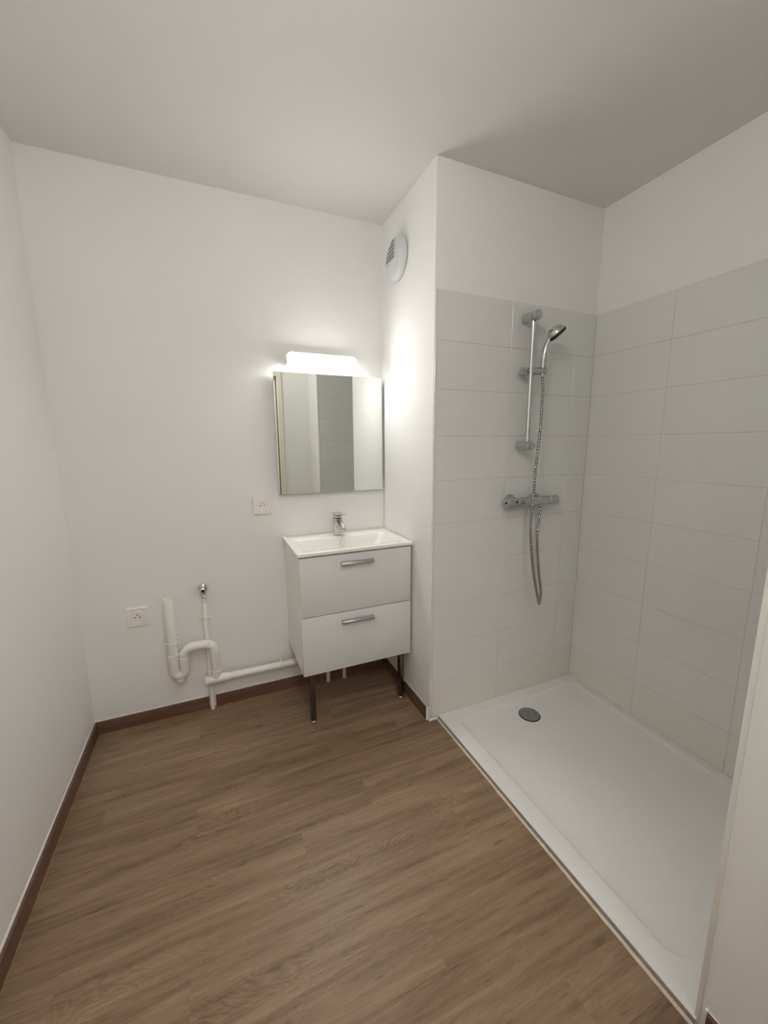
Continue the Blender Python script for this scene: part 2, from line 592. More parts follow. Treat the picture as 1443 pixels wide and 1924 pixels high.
xs_front = [W1 + 0.012, 1.930, 2.332, W2 - TT]
ys_right = [-D1 - TT, -0.9575, -1.3595, -D2 + TT]
xs_part = [XP + 0.013, 1.984, 2.386, W2 - TT]
for z0, z1 in zip(zs, zs[1:]):
    for a, b in zip(xs_front, xs_front[1:]):
        tile(wall_shaft, 1, -D1, a, b, z0, z1, -1)
    for a, b in zip(ys_right, ys_right[1:]):
        tile(wall_right, 0, W2, b, a, z0, z1, -1)
    for a, b in zip(xs_part, xs_part[1:]):
        tile(wall_partition, 1, -D2, a, b, z0, z1, 1)
G_ = 0.0046
obj('grout', box((xs_front[0], -D1 - G_, TZ), (W2, -D1, ZT)), GROUT, wall_shaft, smooth=0)
obj('grout', box((W2 - G_, -D2, TZ), (W2, -D1, ZT)), GROUT, wall_right, smooth=0)
obj('grout', box((xs_part[0], -D2, TZ), (W2, -D2 + G_, ZT)), GROUT, wall_partition, smooth=0)
# white edge profiles where the tiling stops
struct(obj('trim_1', box((W1 + 0.0022, -D1 - TT, 0.0), (W1 + 0.0115, -D1, ZT), 0.0012), TRIMG, smooth=0), 'white tile edge profile at the shaft corner')
struct(obj('trim_2', box((XP - 0.003, -D2 - 0.0045, 0.0), (XP + 0.012, -D2 + TT + 0.0012, ZT), 0.002, 2), TRIMM), 'white tile edge profile on the near end wall')
# caulk at the foot of the shaft corner and along the tray
bm = bmesh.new()
add_box(bm, (W1 - 0.004, -D1 - 0.012, 0), (XR + 0.006, -D1, 0.011), 0.003, 2)
struct(obj('trim_3', bm, CAULK), 'white caulk where the tiling meets the floor')
bm = bmesh.new()
prev = None
n = 60
for i in range(n + 1):
    y = -D1 - 0.012 - (D2 - D1 - 0.012) * i / n
    xa = XR - 0.0005 + random.uniform(-0.0012, 0.0006)
    xb = 1.5705 + random.uniform(-0.0003, 0.0006)
    ring = [bm.verts.new((xa, y, 0)), bm.verts.new((xa + 0.001, y, 0.0025)), bm.verts.new((xb, y, 0.0035)), bm.verts.new((xb, y, 0))]
    if prev:
        for k in range(4):
            bm.faces.new((prev[k], prev[(k + 1) % 4], ring[(k + 1) % 4], ring[k]))
    else:
        bm.faces.new(ring)
    prev = ring
bm.faces.new(list(reversed(prev)))
struct(obj('trim_4', bm, CAULK_B), 'beige sealant line between wood floor and shower tray')

struct(obj('trim_5', box((1.5708, -D2 + 0.001, 0.0), (1.5738, -D1 - 0.012, TZ - 0.0012)), JOINT, smooth=0), 'grey joint along the front of the shower tray')

# ================================================================== SHOWER TRAY
TX0, TX1, TY0, TY1 = 1.574, W2 - 0.0005, -D2 + 0.0005, -D1 - 0.0005
bm = bmesh.new()
loops = []
K = 10
def tl(ix0, ix1, iy0, iy1, r, z):
    loops.append(lift(rrect(ix0, ix1, iy0, iy1, r, K), z))
tl(TX0, TX1, TY0, TY1, 0.002, -0.001)
tl(TX0, TX1, TY0, TY1, 0.002, TZ - 0.0025)
tl(TX0 + 0.0008, TX1, TY0, TY1, 0.002, TZ - 0.0008)
tl(TX0 + 0.0030, TX1, TY0, TY1, 0.002, TZ)
IX0, IX1, IY0, IY1 = 1.646, 2.432, -1.680, -0.632
tl(IX0 - 0.004, IX1 + 0.004, IY0 - 0.004, IY1 + 0.004, 0.062, TZ)
tl(IX0, IX1, IY0, IY1, 0.060, TZ - 0.0003)
tl(IX0 + 0.003, IX1 - 0.003, IY0 + 0.003, IY1 - 0.003, 0.058, TZ - 0.0025)
tl(IX0 + 0.014, IX1 - 0.014, IY0 + 0.014, IY1 - 0.014, 0.052, TZ - 0.0060)
tl(IX0 + 0.040, IX1 - 0.040, IY0 + 0.040, IY1 - 0.040, 0.040, TZ - 0.0085)
tl(IX0 + 0.10, IX1 - 0.10, IY0 + 0.10, IY1 - 0.10, 0.03, TZ - 0.0105)
tl(IX0 + 0.20, IX1 - 0.20, IY0 + 0.20, IY1 - 0.20, 0.03, TZ - 0.0115)
add_loops(bm, loops, True, True)
tray = tag(obj('shower_tray', bm, ACRYL, smooth=20, origin=((TX0 + TX1) / 2, (TY0 + TY1) / 2, 0)),
           'white low shower tray with rounded recess, set in the tiled corner', 'shower tray')
DC = Vector((2.008, -0.745, TZ - 0.0098))
dr = obj('drain_cover', lathe(DC, (0, 0, 1), [(0.0, 0.0065), (0.046, 0.0065), (0.049, 0.0055), (0.050, 0.004), (0.049, 0.0025), (0.046, 0.0022)], 40, False), FILM, tray)
dr['label'] = 'round drain cover with scuffed grey film'
obj('drain_rim', lathe(DC, (0, 0, 1), [(0.053, -0.0005), (0.053, 0.0022), (0.051, 0.0024), (0.044, 0.0022)], 40, False), BLACK, dr)
bm = bmesh.new()
for a, r, l in ((2.3, 0.030, 0.012), (2.0, 0.020, 0.010), (1.2, 0.012, 0.014), (-0.5, 0.028, 0.012), (4.3, 0.033, 0.010), (0.2, 0.045, 0.010), (2.9, 0.045, 0.012), (3.6, 0.02, 0.008)):
    p = DC + Vector((r * math.cos(a), r * math.sin(a), 0.0064))
    d = Vector((math.cos(a * 3.1), math.sin(a * 3.1), 0)) * l / 2
    q = Vector((-d.y, d.x, 0)).normalized() * 0.0014
    vs_ = [p - d - q, p + d - q * 0.3, p + d * 0.8 + q, p - d * 0.7 + q]
    lo_ = [bm.verts.new(v) for v in vs_]
    hi_ = [bm.verts.new(v + Vector((0, 0, 0.0007))) for v in vs_]
    bm.faces.new(hi_)
    for i in range(4):
        bm.faces.new((lo_[i], lo_[(i + 1) % 4], hi_[(i + 1) % 4], hi_[i]))
obj('film_scuffs', bm, HOLE, dr, smooth=0)

# ================================================================== VANITY
CX0, CX1, CY, CZ0, CZ1 = 0.9372, 1.507, -0.386, 0.284, 0.8725
PT = 0.016
van = thing('vanity_cabinet', 'glossy white two-drawer vanity cabinet on two dark metal legs', 'cabinet', ((CX0 + CX1) / 2, -0.19, 0))
FT = 0.018
obj('side_panel', box((CX0, CY + FT + 0.001, CZ0), (CX0 + PT, -0.001, CZ1), 0.0008), BOARD, van, smooth=0)
obj('side_panel', box((CX1 - PT + 0.005, CY + FT + 0.004, CZ0), (CX1 + 0.005, -0.001, CZ1), 0.0008), GLOSSW, van, smooth=0)
obj('bottom_panel', box((CX0 + PT, CY + FT + 0.001, CZ0), (CX1 - PT, -0.075, CZ0 + PT), 0.0005), GLOSSW, van, smooth=0)
obj('back_rail', box((CX0 + PT, -0.085, CZ1 - 0.09), (CX1 - PT, -0.069, CZ1), 0.0005), GLOSSW, van, smooth=0)
def drawer(z0, z1, hz):
    d = obj('drawer', box((CX0 + 0.001, CY, z0), (CX1 - 0.001, CY + FT, z1), 0.0012, 2), GLOSSW, van)
    bm = bmesh.new()   # drawer box behind the front
    hb = z0 + 0.05
    add_box(bm, (CX0 + 0.03, CY + FT, hb), (CX0 + 0.042, -0.10, hb + 0.10))
    add_box(bm, (CX1 - 0.042, CY + FT, hb), (CX1 - 0.03, -0.10, hb + 0.10))
    add_box(bm, (CX0 + 0.03, CY + FT, hb), (CX1 - 0.03, -0.10, hb + 0.01))
    obj('drawer_box', bm, PLAST, d, smooth=0)
    # aluminium edge pull: a plate with a turned-down lip
    poly = [(CY, hz + 0.007), (CY - 0.020, hz + 0.007), (CY - 0.023, hz + 0.004), (CY - 0.023, hz - 0.006), (CY - 0.019, hz - 0.007),
            (CY - 0.018, hz - 0.001), (CY, hz + 0.001)]
    h = obj('handle', prism(poly, 0, 1.131, 1.2975, 0.0007, 1), ALU, d)
    h['label'] = 'grey aluminium edge handle'
drawer(0.5805, 0.868, 0.8235)
drawer(CZ0, 0.5765, 0.531)
for lx in (0.983, 1.470):
    lg = obj('leg', box((lx - 0.0135, -0.3585, 0.018), (lx + 0.0135, -0.3315, CZ0), 0.0015, 2), LEGM, van)
    obj('foot', lathe((lx, -0.345, 0.0), (0, 0, 1), [(0.0, 0.0), (0.011, 0.0), (0.0138, 0.003), (0.0142, 0.009), (0.012, 0.015), (0.008, 0.018)], 24), CHROME, lg)

# ---- basin
BX0, BX1, BY0, BY1, BZ = 0.927, 1.5135, -0.396, -0.0005, 0.893
bm = bmesh.new()
loops = []
tl(BX0 + 0.006, BX1 - 0.006, BY0 + 0.006, BY1, 0.004, BZ - 0.0195)
tl(BX0 + 0.001, BX1 - 0.001, BY0 + 0.001, BY1, 0.006, BZ - 0.018)
tl(BX0, BX1, BY0, BY1, 0.007, BZ - 0.014)
tl(BX0, BX1, BY0, BY1, 0.007, BZ - 0.004)
tl(BX0 + 0.0015, BX1 - 0.0015, BY0 + 0.0015, BY1 - 0.001, 0.007, BZ - 0.001)
tl(BX0 + 0.005, BX1 - 0.005, BY0 + 0.005, BY1 - 0.003, 0.007, BZ)
wx0, wx1, wy0, wy1 = 0.974, 1.466, -0.357, -0.128
tl(wx0 - 0.004, wx1 + 0.004, wy0 - 0.004, wy1 + 0.004, 0.034, BZ)
tl(wx0, wx1, wy0, wy1, 0.031, BZ - 0.0015)
tl(wx0 + 0.004, wx1 - 0.004, wy0 + 0.003, wy1 - 0.003, 0.030, BZ - 0.006)
tl(wx0 + 0.012, wx1 - 0.020, wy0 + 0.010, wy1 - 0.008, 0.030, BZ - 0.035)
tl(wx0 + 0.028, wx1 - 0.060, wy0 + 0.022, wy1 - 0.014, 0.034, BZ - 0.075)
tl(wx0 + 0.050, wx1 - 0.095, wy0 + 0.045, wy1 - 0.028, 0.034, BZ - 0.092)
tl(wx0 + 0.090, wx1 - 0.130, wy0 + 0.080, wy1 - 0.060, 0.024, BZ - 0.097)
add_loops(bm, loops, False, True)
# underside of the bowl, so that the basin has a body
loops = []
tl(BX0 + 0.006, BX1 - 0.006, BY0 + 0.006, BY1, 0.004, BZ - 0.0195)
tl(wx0 - 0.006, wx1 + 0.006, wy0 - 0.006, wy1 + 0.006, 0.034, BZ - 0.0200)
tl(wx0 + 0.004, wx1 - 0.040, wy0 + 0.004, wy1 - 0.002, 0.034, BZ - 0.085)
tl(wx0 + 0.050, wx1 - 0.090, wy0 + 0.050, wy1 - 0.040, 0.030, BZ - 0.108)
add_loops(bm, loops, False, True)
basin = tag(obj('washbasin', bm, CERAM, smooth=60, origin=((BX0 + BX1) / 2, -0.2, BZ)),
            'white ceramic washbasin with rectangular bowl lying on the vanity cabinet', 'washbasin')
oc = Vector((1.222, -0.139, 0.857))
on_ = Vector((0, -0.97, 0.22)).normalized()
ring = obj('overflow_cover', lathe(oc, on_, [(0.0135, -0.001), (0.0135, 0.002), (0.0125, 0.0035), (0.0, 0.0040)], 28), SILVER, basin)
obj('drain_plug', lathe((1.222, -0.235, BZ - 0.0975), (0, 0, 1), [(0.030, 0), (0.030, 0.002), (0.026, 0.004), (0.0, 0.0055)], 28), CHROME, basin)

# ---- single-lever tap
fx, fy = 1.2135, -0.082
tap = thing('basin_mixer_tap', 'chrome single-lever mixer tap standing on the washbasin', 'tap', (fx, fy, BZ))
bm = bmesh.new()
loops = []
for z, hx, hy0, hy1 in ((BZ, 0.0265, 0.024, 0.0245), (BZ + 0.003, 0.0265, 0.024, 0.0245), (BZ + 0.004, 0.0245, 0.022, 0.0225),
                        (BZ + 0.06, 0.0238, 0.022, 0.022), (BZ + 0.093, 0.0245, 0.023, 0.0235)):
    loops.append(lift(rrect(fx - hx, fx + hx, fy - hy1, fy + hy0, 0.014, 8), z))
add_loops(bm, loops)
obj('body', bm, CHROME, tap)
bm = bmesh.new()
loops = []
for y, zc, hh, hx in ((fy + 0.0, 0.078, 0.013, 0.0195), (fy - 0.03, 0.074, 0.012, 0.019), (fy - 0.06, 0.063, 0.0105, 0.0175), (fy - 0.085, 0.052, 0.0095, 0.0165), (fy - 0.098, 0.046, 0.008, 0.015)):
    loops.append([(x, y, BZ + zc + z) for x, z in rrect(fx - hx, fx + hx, -hh, hh, 0.0065, 6)])
add_loops(bm, loops)
sp = obj('spout', bm, CHROME, tap)
obj('aerator', cyl((fx, fy - 0.086, BZ + 0.046), (fx, fy - 0.090, BZ + 0.032), 0.0115, 24, 0.0012), CHROME_S, sp)
obj('cartridge_gap', cyl((fx, fy, BZ + 0.092), (fx, fy, BZ + 0.0975), 0.0215, 28), BLACK, tap)
bm = bmesh.new()
loops = []
for z, e in ((0.0968, 0.0), (0.099, 0.0005), (0.114, 0.0005), (0.116, -0.001)):
    loops.append(lift(rrect(fx - 0.0235 - e, fx + 0.0235 + e, fy - 0.0225 - e, fy + 0.0215 + e, 0.012, 8), BZ + z))
add_loops(bm, loops)
lev = obj('lever', bm, CHROME, tap)
poly = [(fy + 0.021, 0.1150), (fy - 0.020, 0.1145), (fy - 0.060, 0.1180), (fy - 0.093, 0.1235), (fy - 0.094, 0.1258), (fy - 0.060, 0.1238), (fy + 0.021, 0.1225)]
bm = prism([(y, z + BZ) for y, z in poly], 0, fx - 0.0205, fx + 0.0205, 0.0012, 2)
obj('lever_plate', bm, CHROME, lev)
obj('temperature_dot', cyl((fx, fy - 0.0225, BZ + 0.107), (fx, fy - 0.0245, BZ + 0.107), 0.0032, 16), BLACK, lev)

# ================================================================== MIRROR AND LAMP
mir = thing('wall_mirror', 'square frameless mirror hung between lamp and washbasin', 'mirror', (1.21, 0, 1.123))
obj('backing', box((0.945, -0.024, 1.15), (1.478, -0.0005, 1.715), 0.001), PLAST, mir, smooth=0)
obj('mirror_edge', box((0.9185, -0.0289, 1.1225), (1.5030, -0.0240, 1.7385), 0.0004), GLASSE, mir, smooth=0)
bm = bmesh.new()
add_loops(bm, [[(x, y, z) for x, z in rrect(0.9187, 1.5028, 1.1227, 1.7383, 0.003, 4)] for y in (-0.0289, -0.0297)])
for v in bm.verts:      # the pane hangs turned by a fifth of a degree
    v.co.y += 0.0034 * (v.co.x - 1.5028)
obj('mirror_pane', bm, MIRR, mir, smooth=0)

lamp = thing('mirror_lamp', 'lit white rounded bar lamp on the wall above the mirror', 'wall lamp', (1.166, 0, 1.775))
obj('lamp_base', box((0.985, -0.030, 1.773), (1.337, -0.0005, 1.821), 0.003, 2), PLAST, lamp)
bm = bmesh.new()
loops = []
for y, ins in ((-0.030, 0.0), (-0.080, 0.0), (-0.088, 0.003), (-0.092, 0.010)):
    loops.append([(x, y, z) for x, z in rrect(0.982 + ins, 1.340 - ins, 1.770 + ins, 1.824 - ins, 0.0255 - ins, 8)])
add_loops(bm, loops)
obj('diffuser', bm, LAMPG, lamp, smooth=50)
# opaque cover wrapped over the top and the ends of the back half
out_ = rrect(0.9800, 1.3420, 1.768, 1.8262, 0.0275, 8)
in_ = rrect(0.9818, 1.3402, 1.7698, 1.8242, 0.0258, 8)
def arch_pts(lp):
    return [p for p in lp if p[1] > 1.7765]
o_, n_ = arch_pts(out_), arch_pts(in_)
m_ = min(len(o_), len(n_))
bm = bmesh.new()
add_loops(bm, [[(x, y, z) for x, z in o_[:m_] + list(reversed(n_[:m_]))] for y in (-0.0005, -0.079)])
obj('top_cover', bm, PLAST, lamp, smooth=0)

# ceiling bulb near the door, out of the frame
cl = thing('ceiling_lamp', 'bare bulb in a white holder on the ceiling by the door', 'ceiling lamp', (0.75, -1.62, H))
obj('holder', lathe((0.75, -1.62, H), (0, 0, -1), [(0.045, 0.0005), (0.045, 0.012), (0.022, 0.02), (0.02, 0.075), (0.0, 0.075)], 24), PLAST, cl)
obj('bulb', lathe((0.75, -1.62, H - 0.07), (0, 0, -1), [(0.014, 0), (0.018, 0.015), (0.034, 0.045), (0.042, 0.068), (0.040, 0.09), (0.026, 0.107), (0.0, 0.113)], 16), BULBG, cl, smooth=60)

# added fill light: a wide unseen globe in the hallway, sized for soft shadows
hl = thing('hall_fill', 'unseen globe added as fill light on the hallway ceiling', 'ceiling lamp', (0.8, -2.78, H))
obj('canopy', lathe((0.8, -2.78, H), (0, 0, -1), [(0.07, 0.0005), (0.07, 0.02), (0.05, 0.05), (0.0, 0.05)], 28), PLAST, hl)
obj('globe', lathe((0.8, -2.78, H - 0.045), (0, 0, -1), [(0.15 * math.sin(PI * i / 12), 0.15 - 0.15 * math.cos(PI * i / 12)) for i in range(1, 12)] + [(0.0, 0.30)], 24), HALLG, hl, smooth=60)

# ================================================================== AIR VENT
vy, vz, vr = -0.212, 2.270, 0.101
vent = thing('air_vent', 'round white extract vent with small slatted grille high on the wall', 'vent', (W1, vy, vz))
obj('gasket', lathe((W1 - 0.0005, vy, vz), (-1, 0, 0), [(vr - 0.002, 0), (vr - 0.002, 0.004), (vr - 0.006, 0.0045)], 48), VENTG, vent)
vb = obj('cover', lathe((W1 - 0.004, vy, vz), (-1, 0, 0), [(vr - 0.004, 0.0), (vr, 0.001), (vr, 0.005), (vr - 0.003, 0.011), (vr - 0.010, 0.022), (vr - 0.016, 0.0275), (vr - 0.020, 0.0290), (0.0, 0.0300)], 48), PLAST_C, vent, smooth=40)
XV = W1 - 0.0338
# grille window: upper quarter next to the corner
gy0, gy1, gz0, gz1 = -0.240, -0.136, 2.263, 2.345
poly = [(gy0, gz0), (gy1 - 0.002, gz0), (gy1, gz0 + 0.02), (gy1 - 0.012, gz0 + 0.042), (gy1 - 0.035, gz1 - 0.018), (gy1 - 0.068, gz1), (gy0, gz1)]
gr = obj('grille', prism(poly, 0, XV, XV - 0.0012), VENTG, vent, smooth=0)
for i in range(5):
    z = gz0 + 0.0165 + i * 0.0165
    yr = gy1 - 0.002 - max(0.0, (z - gz0 - 0.012)) * 0.86
    bm = bmesh.new()
    a, b = gy0 + 0.001, min(gy1 - 0.001, yr)
    v8 = [(XV - 0.001, a, z + 0.005), (XV - 0.001, b, z + 0.005), (XV - 0.006, b, z - 0.002), (XV - 0.006, a, z - 0.002),
          (XV - 0.001, a, z + 0.001), (XV - 0.001, b, z + 0.001), (XV - 0.006, b, z - 0.0045), (XV - 0.006, a, z - 0.0045)]
    q = [bm.verts.new(v) for v in v8]
    for f in ((0, 1, 2, 3), (7, 6, 5, 4), (0, 4, 5, 1), (1, 5, 6, 2), (2, 6, 7, 3), (3, 7, 4, 0)):
        bm.faces.new([q[k] for k in f])
    obj('slat', bm, PLAST_C, gr, smooth=0)
bm = prism([(gy0 - 0.006, gz0 - 0.005), (gy1 + 0.001, gz0 - 0.005), (gy1 - 0.001, gz0), (gy0, gz0), (gy0, gz1 + 0.002), (gy0 - 0.006, gz1 + 0.002)], 0, XV + 0.003, XV - 0.0042)
obj('grille_frame', bm, PLAST_C, gr, smooth=0)
obj('pull_tab', box((XV - 0.002, -0.166, 2.250), (XV + 0.002, -0.158, 2.253), 0.0004), VENTG, vent, smooth=0)

# ================================================================== SOCKETS
def socket(x, z, label):
    s = thing('power_socket', label, 'socket', (x, 0, z), 'white wall sockets')
    hw = 0.0455
    bm = bmesh.new()
    loops = []
    for y, e in ((-0.0003, 0.0), (-0.0085, 0.0), (-0.0102, 0.0013)):
        loops.append([(x + a, y, z + b) for a, b in rrect(-hw + e, hw - e, -hw + e, hw - e, 0.003, 4)])
    add_loops(bm, loops)
    obj('plate', bm, PLAST, s)
    ins = obj('insert', lathe((x, -0.010, z), (0, -1, 0), [(0.030, 0), (0.030, 0.0035), (0.0285, 0.0042), (0.0262, 0.0035), (0.0250, 0.0012), (0.0, 0.0010)], 40), PLAST, s)
    for dx, dz, r in ((-0.0100, -0.001, 0.0029), (0.0100, -0.001, 0.0029), (0.0, 0.0105, 0.0027)):
        obj('contact_hole', cyl((x + dx, -0.0095, z + dz), (x + dx, -0.0113, z + dz), r, 14), HOLE, ins)
    return s
socket(0.8340, 1.0692, 'white round-insert socket on the wall just below the mirror')
socket(0.2265, 0.5655, 'white round-insert socket low on the wall beside the drain pipe')

# ================================================================== DRAIN AND SUPPLY PIPES
DY = -0.065
def arc(cx, cz, r, a0, a1, n=10, y=DY):
    return [(cx + r * math.cos(math.radians(a0 + (a1 - a0) * i / n)), y, cz + r * math.sin(math.radians(a0 + (a1 - a0) * i / n))) for i in range(n + 1)]
drain = thing('drain_pipe', 'white plastic waste pipe with open standpipe and bent trap, running to vanity', 'pipe', (0.3665, DY, 0.2))
SX, RX, DXP = 0.3665, 0.4125, 0.5515
R_ = 0.0213
# open standpipe: outer and inner wall
obj('standpipe', lathe((SX, DY, 0.345), (0, 0, 1), [(R_, 0), (R_, 0.3115), (R_ - 0.0006, 0.3125), (R_ - 0.0026, 0.3125), (R_ - 0.003, 0.311), (R_ - 0.003, 0.0), (0.0, 0.0)], 32, False), PVC, drain)
def collar(x, z0, z1, r):
    bm = lathe((x, DY, z0), (0, 0, 1), [(r - 0.0018, 0), (r, 0.0012), (r, z1 - z0 - 0.0012), (r - 0.0018, z1 - z0)], 32)
    return obj('collar', bm, PVC, drain)
collar(SX, 0.341, 0.369, 0.0242)
ub = 0.2765
ur = (RX - SX) / 2
obj('trap_bend', tube([(SX, DY, 0.343), (SX, DY, 0.31)] + arc(SX + ur, ub, ur, 180, 360, 14) + [(RX, DY, 0.31), (RX, DY, 0.318)], 0.0222, 28), PVC, drain)
pl = obj('trap_plug', lathe((SX + ur, DY, ub - ur - 0.012), (0, 0, -1), [(0.016, 0), (0.021, 0.006), (0.0225, 0.011), (0.0225, 0.020), (0.0205, 0.023), (0.0, 0.023)], 10), PVC_Y, drain)
pl['label'] = 'yellowed cleaning plug under the trap'
collar(RX, 0.292, 0.3185, 0.0232)
collar(RX, 0.3185, 0.347, 0.0240)
AZ = 0.391
ar = 0.046
obj('arch', tube([(RX, DY, 0.343)] + arc(RX + ar, AZ - ar, ar, 180, 90, 10) + [(0.470, DY, AZ), (0.487, DY, AZ), (DXP - ar - 0.002, DY, AZ)], R_ + 0.0008, 28), PVC, drain)
pts = [(DXP - ar - 0.006, DY, AZ)] + arc(DXP - ar, AZ - ar, ar, 90, 0, 12)
obj('elbow', tube(pts + [(DXP, DY, 0.322)], R_ + 0.0024, 28), PVC, drain)
for a_, r_ in ((72, 0.0262), (40, 0.0249), (6, 0.0249)):
    ra = math.radians(a_)
    cc = Vector((DXP - ar + ar * math.cos(ra), DY, AZ - ar + ar * math.sin(ra)))
    tt_ = Vector((math.sin(ra), 0, -math.cos(ra)))
    obj('elbow_seam', lathe(cc - tt_ * 0.0015, tt_, [(r_ - 0.002, 0), (r_, 0.0008), (r_, 0.0022), (r_ - 0.002, 0.003)], 28), PVC, drain)
obj('moulded_ring', lathe((0.4275, DY - R_ + 0.002, 0.374), (0, -1, 0), [(0.0055, 0), (0.0055, 0.0022), (0.004, 0.0026), (0.0036, 0.0012), (0.0, 0.0012)], 18), PVC, drain)
collar(DXP, 0.297, 0.322, 0.0246)
obj('drop_pipe', cyl((DXP, DY, 0.20), (DXP, DY, 0.31), R_, 28), PVC, drain)
collar(DXP, 0.214, 0.242, 0.0246)
TZP = 0.1905
hr = 0.0188
bm = bmesh.new()
add_lathe(bm, (0.4975, DY, TZP), (1, 0, 0), [(0.0, 0.0), (0.0205, 0.0), (0.0228, 0.002), (0.0228, 0.108), (0.0212, 0.1105)], 32)
add_cyl(bm, (DXP, DY, TZP), (DXP, DY, 0.216), 0.0200, 28)
obj('tee', bm, PVC, drain)
obj('cross_pipe', cyl((0.60, DY, TZP), (1.165, DY, TZP), hr, 28), PVC, drain)
def clip_ring(x, z, r, parent, vertical=True, y=DY, name='clip', wl=0.010):
    bm = bmesh.new()
    ax = (0, 0, 1) if vertical else (1, 0, 0)
    b0 = Vector((x, y, z)) - Vector(ax) * wl / 2
    add_lathe(bm, b0, ax, [(r, 0), (r + 0.0022, 0.0008), (r + 0.0022, wl - 0.0008), (r, wl)], 28, False)
    if vertical:
        for s in (-1, 1):
            add_cyl(bm, (x + s * (r - 0.001), y, z), (x + s * (r + 0.014), y, z), 0.0038, 12, 0.001)
        add_cyl(bm, (x, y + r, z), (x, -0.0004, z), 0.005, 12)
    else:
        for s in (1, -1):
            add_cyl(bm, (x, y, z + s * (r - 0.001)), (x, y + 0.004, z + s * (r + 0.011)), 0.0038, 12, 0.001)
        add_cyl(bm, (x, y + r, z + 0.004), (x, -0.0004, z + 0.004), 0.006, 12)
    return obj(name, bm, PVC, parent)
clip_ring(SX, 0.4285, R_, drain, True, wl=0.007)
clip_ring(0.882, TZP, hr, drain, False, wl=0.009)
obj('glue_drip', lathe((SX + R_ - 0.002, DY, 0.452), (1, 0, 0.1), [(0.009, 0), (0.0075, 0.004), (0.004, 0.0068), (0.0, 0.0075)], 12), PVC, drain)

SPX, SPY = 0.5205, -0.0275
sup = thing('supply_pipe', 'thin white upright water pipe topped by a chrome shut-off valve', 'pipe', (SPX, SPY, 0))
obj('sleeve', lathe((SPX, SPY, 0.0), (0, 0, 1), [(0.0108, 0), (0.0108, 0.587), (0.0098, 0.589), (0.008, 0.589)], 24), PVC, sup)
obj('inner_pipe', cyl((SPX, SPY, 0.585), (SPX, SPY, 0.628), 0.0078, 20), PVC, sup)
clip_ring(SPX, 0.518, 0.0108, sup, True, y=SPY, wl=0.005)
gb = obj('glue_ring', lathe((SPX, SPY, 0.0), (0, 0, 1), [(0.0135, 0), (0.0118, 0.003), (0.0108, 0.006)], 20, False), GLUE, sup)
bm = bmesh.new()
add_lathe(bm, (SPX + 0.001, SPY, 0.620), (0, 0, 1), [(0.0105, 0), (0.0125, 0.002), (0.0125, 0.012), (0.0105, 0.014), (0.0105, 0.05), (0.007, 0.056), (0.0, 0.057)], 8)
val = obj('shut_off_valve', bm, CHROME, sup)
val['label'] = 'chrome shut-off valve'
obj('wall_flange', lathe((SPX + 0.001, -0.0005, 0.667), (0, -1, 0), [(0.021, 0), (0.0205, 0.004), (0.014, 0.009), (0.0095, 0.011), (0.0095, 0.020)], 28), CHROME, val)
obj('valve_knob', lathe((SPX + 0.001, SPY - 0.008, 0.667), (0, -1, 0), [(0.009, 0), (0.0125, 0.004), (0.0135, 0.010), (0.0120, 0.017), (0.0075, 0.019), (0.0060, 0.017), (0.0, 0.017)], 20, mod=lambda t: 1 + 0.05 * math.cos(6 * t)), CHROME, val)
obj('valve_outlet', cyl((SPX + 0.001, SPY - 0.020, 0.667), (SPX + 0.001, SPY - 0.0268, 0.667), 0.0056, 18), HOLE, val)

for px_, py_, lab in ((1.1484, -0.028, 'short white riser pipe under the vanity, nearer the drain pipe'),
                      (1.2466, -0.030, 'short white riser pipe under the vanity, nearer the shower')):
    o = lathe((px_, py_, 0.0), (0, 0, 1), [(0.0108, 0), (0.0108, 0.325), (0.0098, 0.327), (0.0, 0.327)], 20)
    p = tag(obj('riser_pipe', o, PVC, origin=(px_, py_, 0)), lab, 'pipe', 'riser pipes under the vanity')
    obj('glue_ring', lathe((px_, py_, 0.0), (0, 0, 1), [(0.0130, 0), (0.0116, 0.002), (0.0108, 0.004)], 20, False), CAULK_B, p)

# ================================================================== SHOWER FITTINGS
FW = -D1 - TT        # face of the tiles
RLX, RLY = 2.005, -0.628
rail = thing('shower_rail', 'chrome upright shower rail with two wall brackets and a slider', 'shower rail', (RLX, FW, 1.366))
obj('rail', cyl((RLX, RLY, 1.372), (RLX, RLY, 1.945), 0.0098, 24), CHROME, rail)
for z in (1.9495, 1.3665):
    br = obj('bracket', lathe((RLX, FW - 0.0005, z), (0, -1, 0), [(0.0225, 0), (0.0225, 0.084), (0.0205, 0.0875), (0.012, 0.090), (0.0, 0.0905)], 32), CHROME_S, rail)
    obj('bracket_seam', lathe((RLX, FW - 0.066, z), (0, -1, 0), [(0.0226, 0), (0.0229, 0.0004), (0.0229, 0.0012), (0.0226, 0.0016)], 32, False), GROOVE, br)
A0, A1 = Vector((1.9706, -0.597, 1.711)), Vector((2.0757, -0.653, 1.711))
ad = (A1 - A0).normalized()
sl = obj('slider', lathe(A0 + ad * 0.032, ad, [(0.0150, 0), (0.0168, 0.001), (0.0168, 0.080), (0.0155, 0.0845), (0.0, 0.0865)], 28), CHROME_S, rail)
cut = obj('hole_cutter', cyl((2.0603, -0.6455, 1.67), (2.0603, -0.6455, 1.75), 0.0114, 20), CHROME_S, None, 0)
bo = sl.modifiers.new('hole', 'BOOLEAN'); bo.operation = 'DIFFERENCE'; bo.object = cut; bo.solver = 'EXACT'
bpy.context.view_layer.update()
new_me = bpy.data.meshes.new_from_object(sl.evaluated_get(bpy.context.evaluated_depsgraph_get()))
sl.modifiers.clear(); sl.data = new_me
for p_ in new_me.polygons:
    p_.use_smooth = True
new_me.set_sharp_from_angle(angle=math.radians(35))
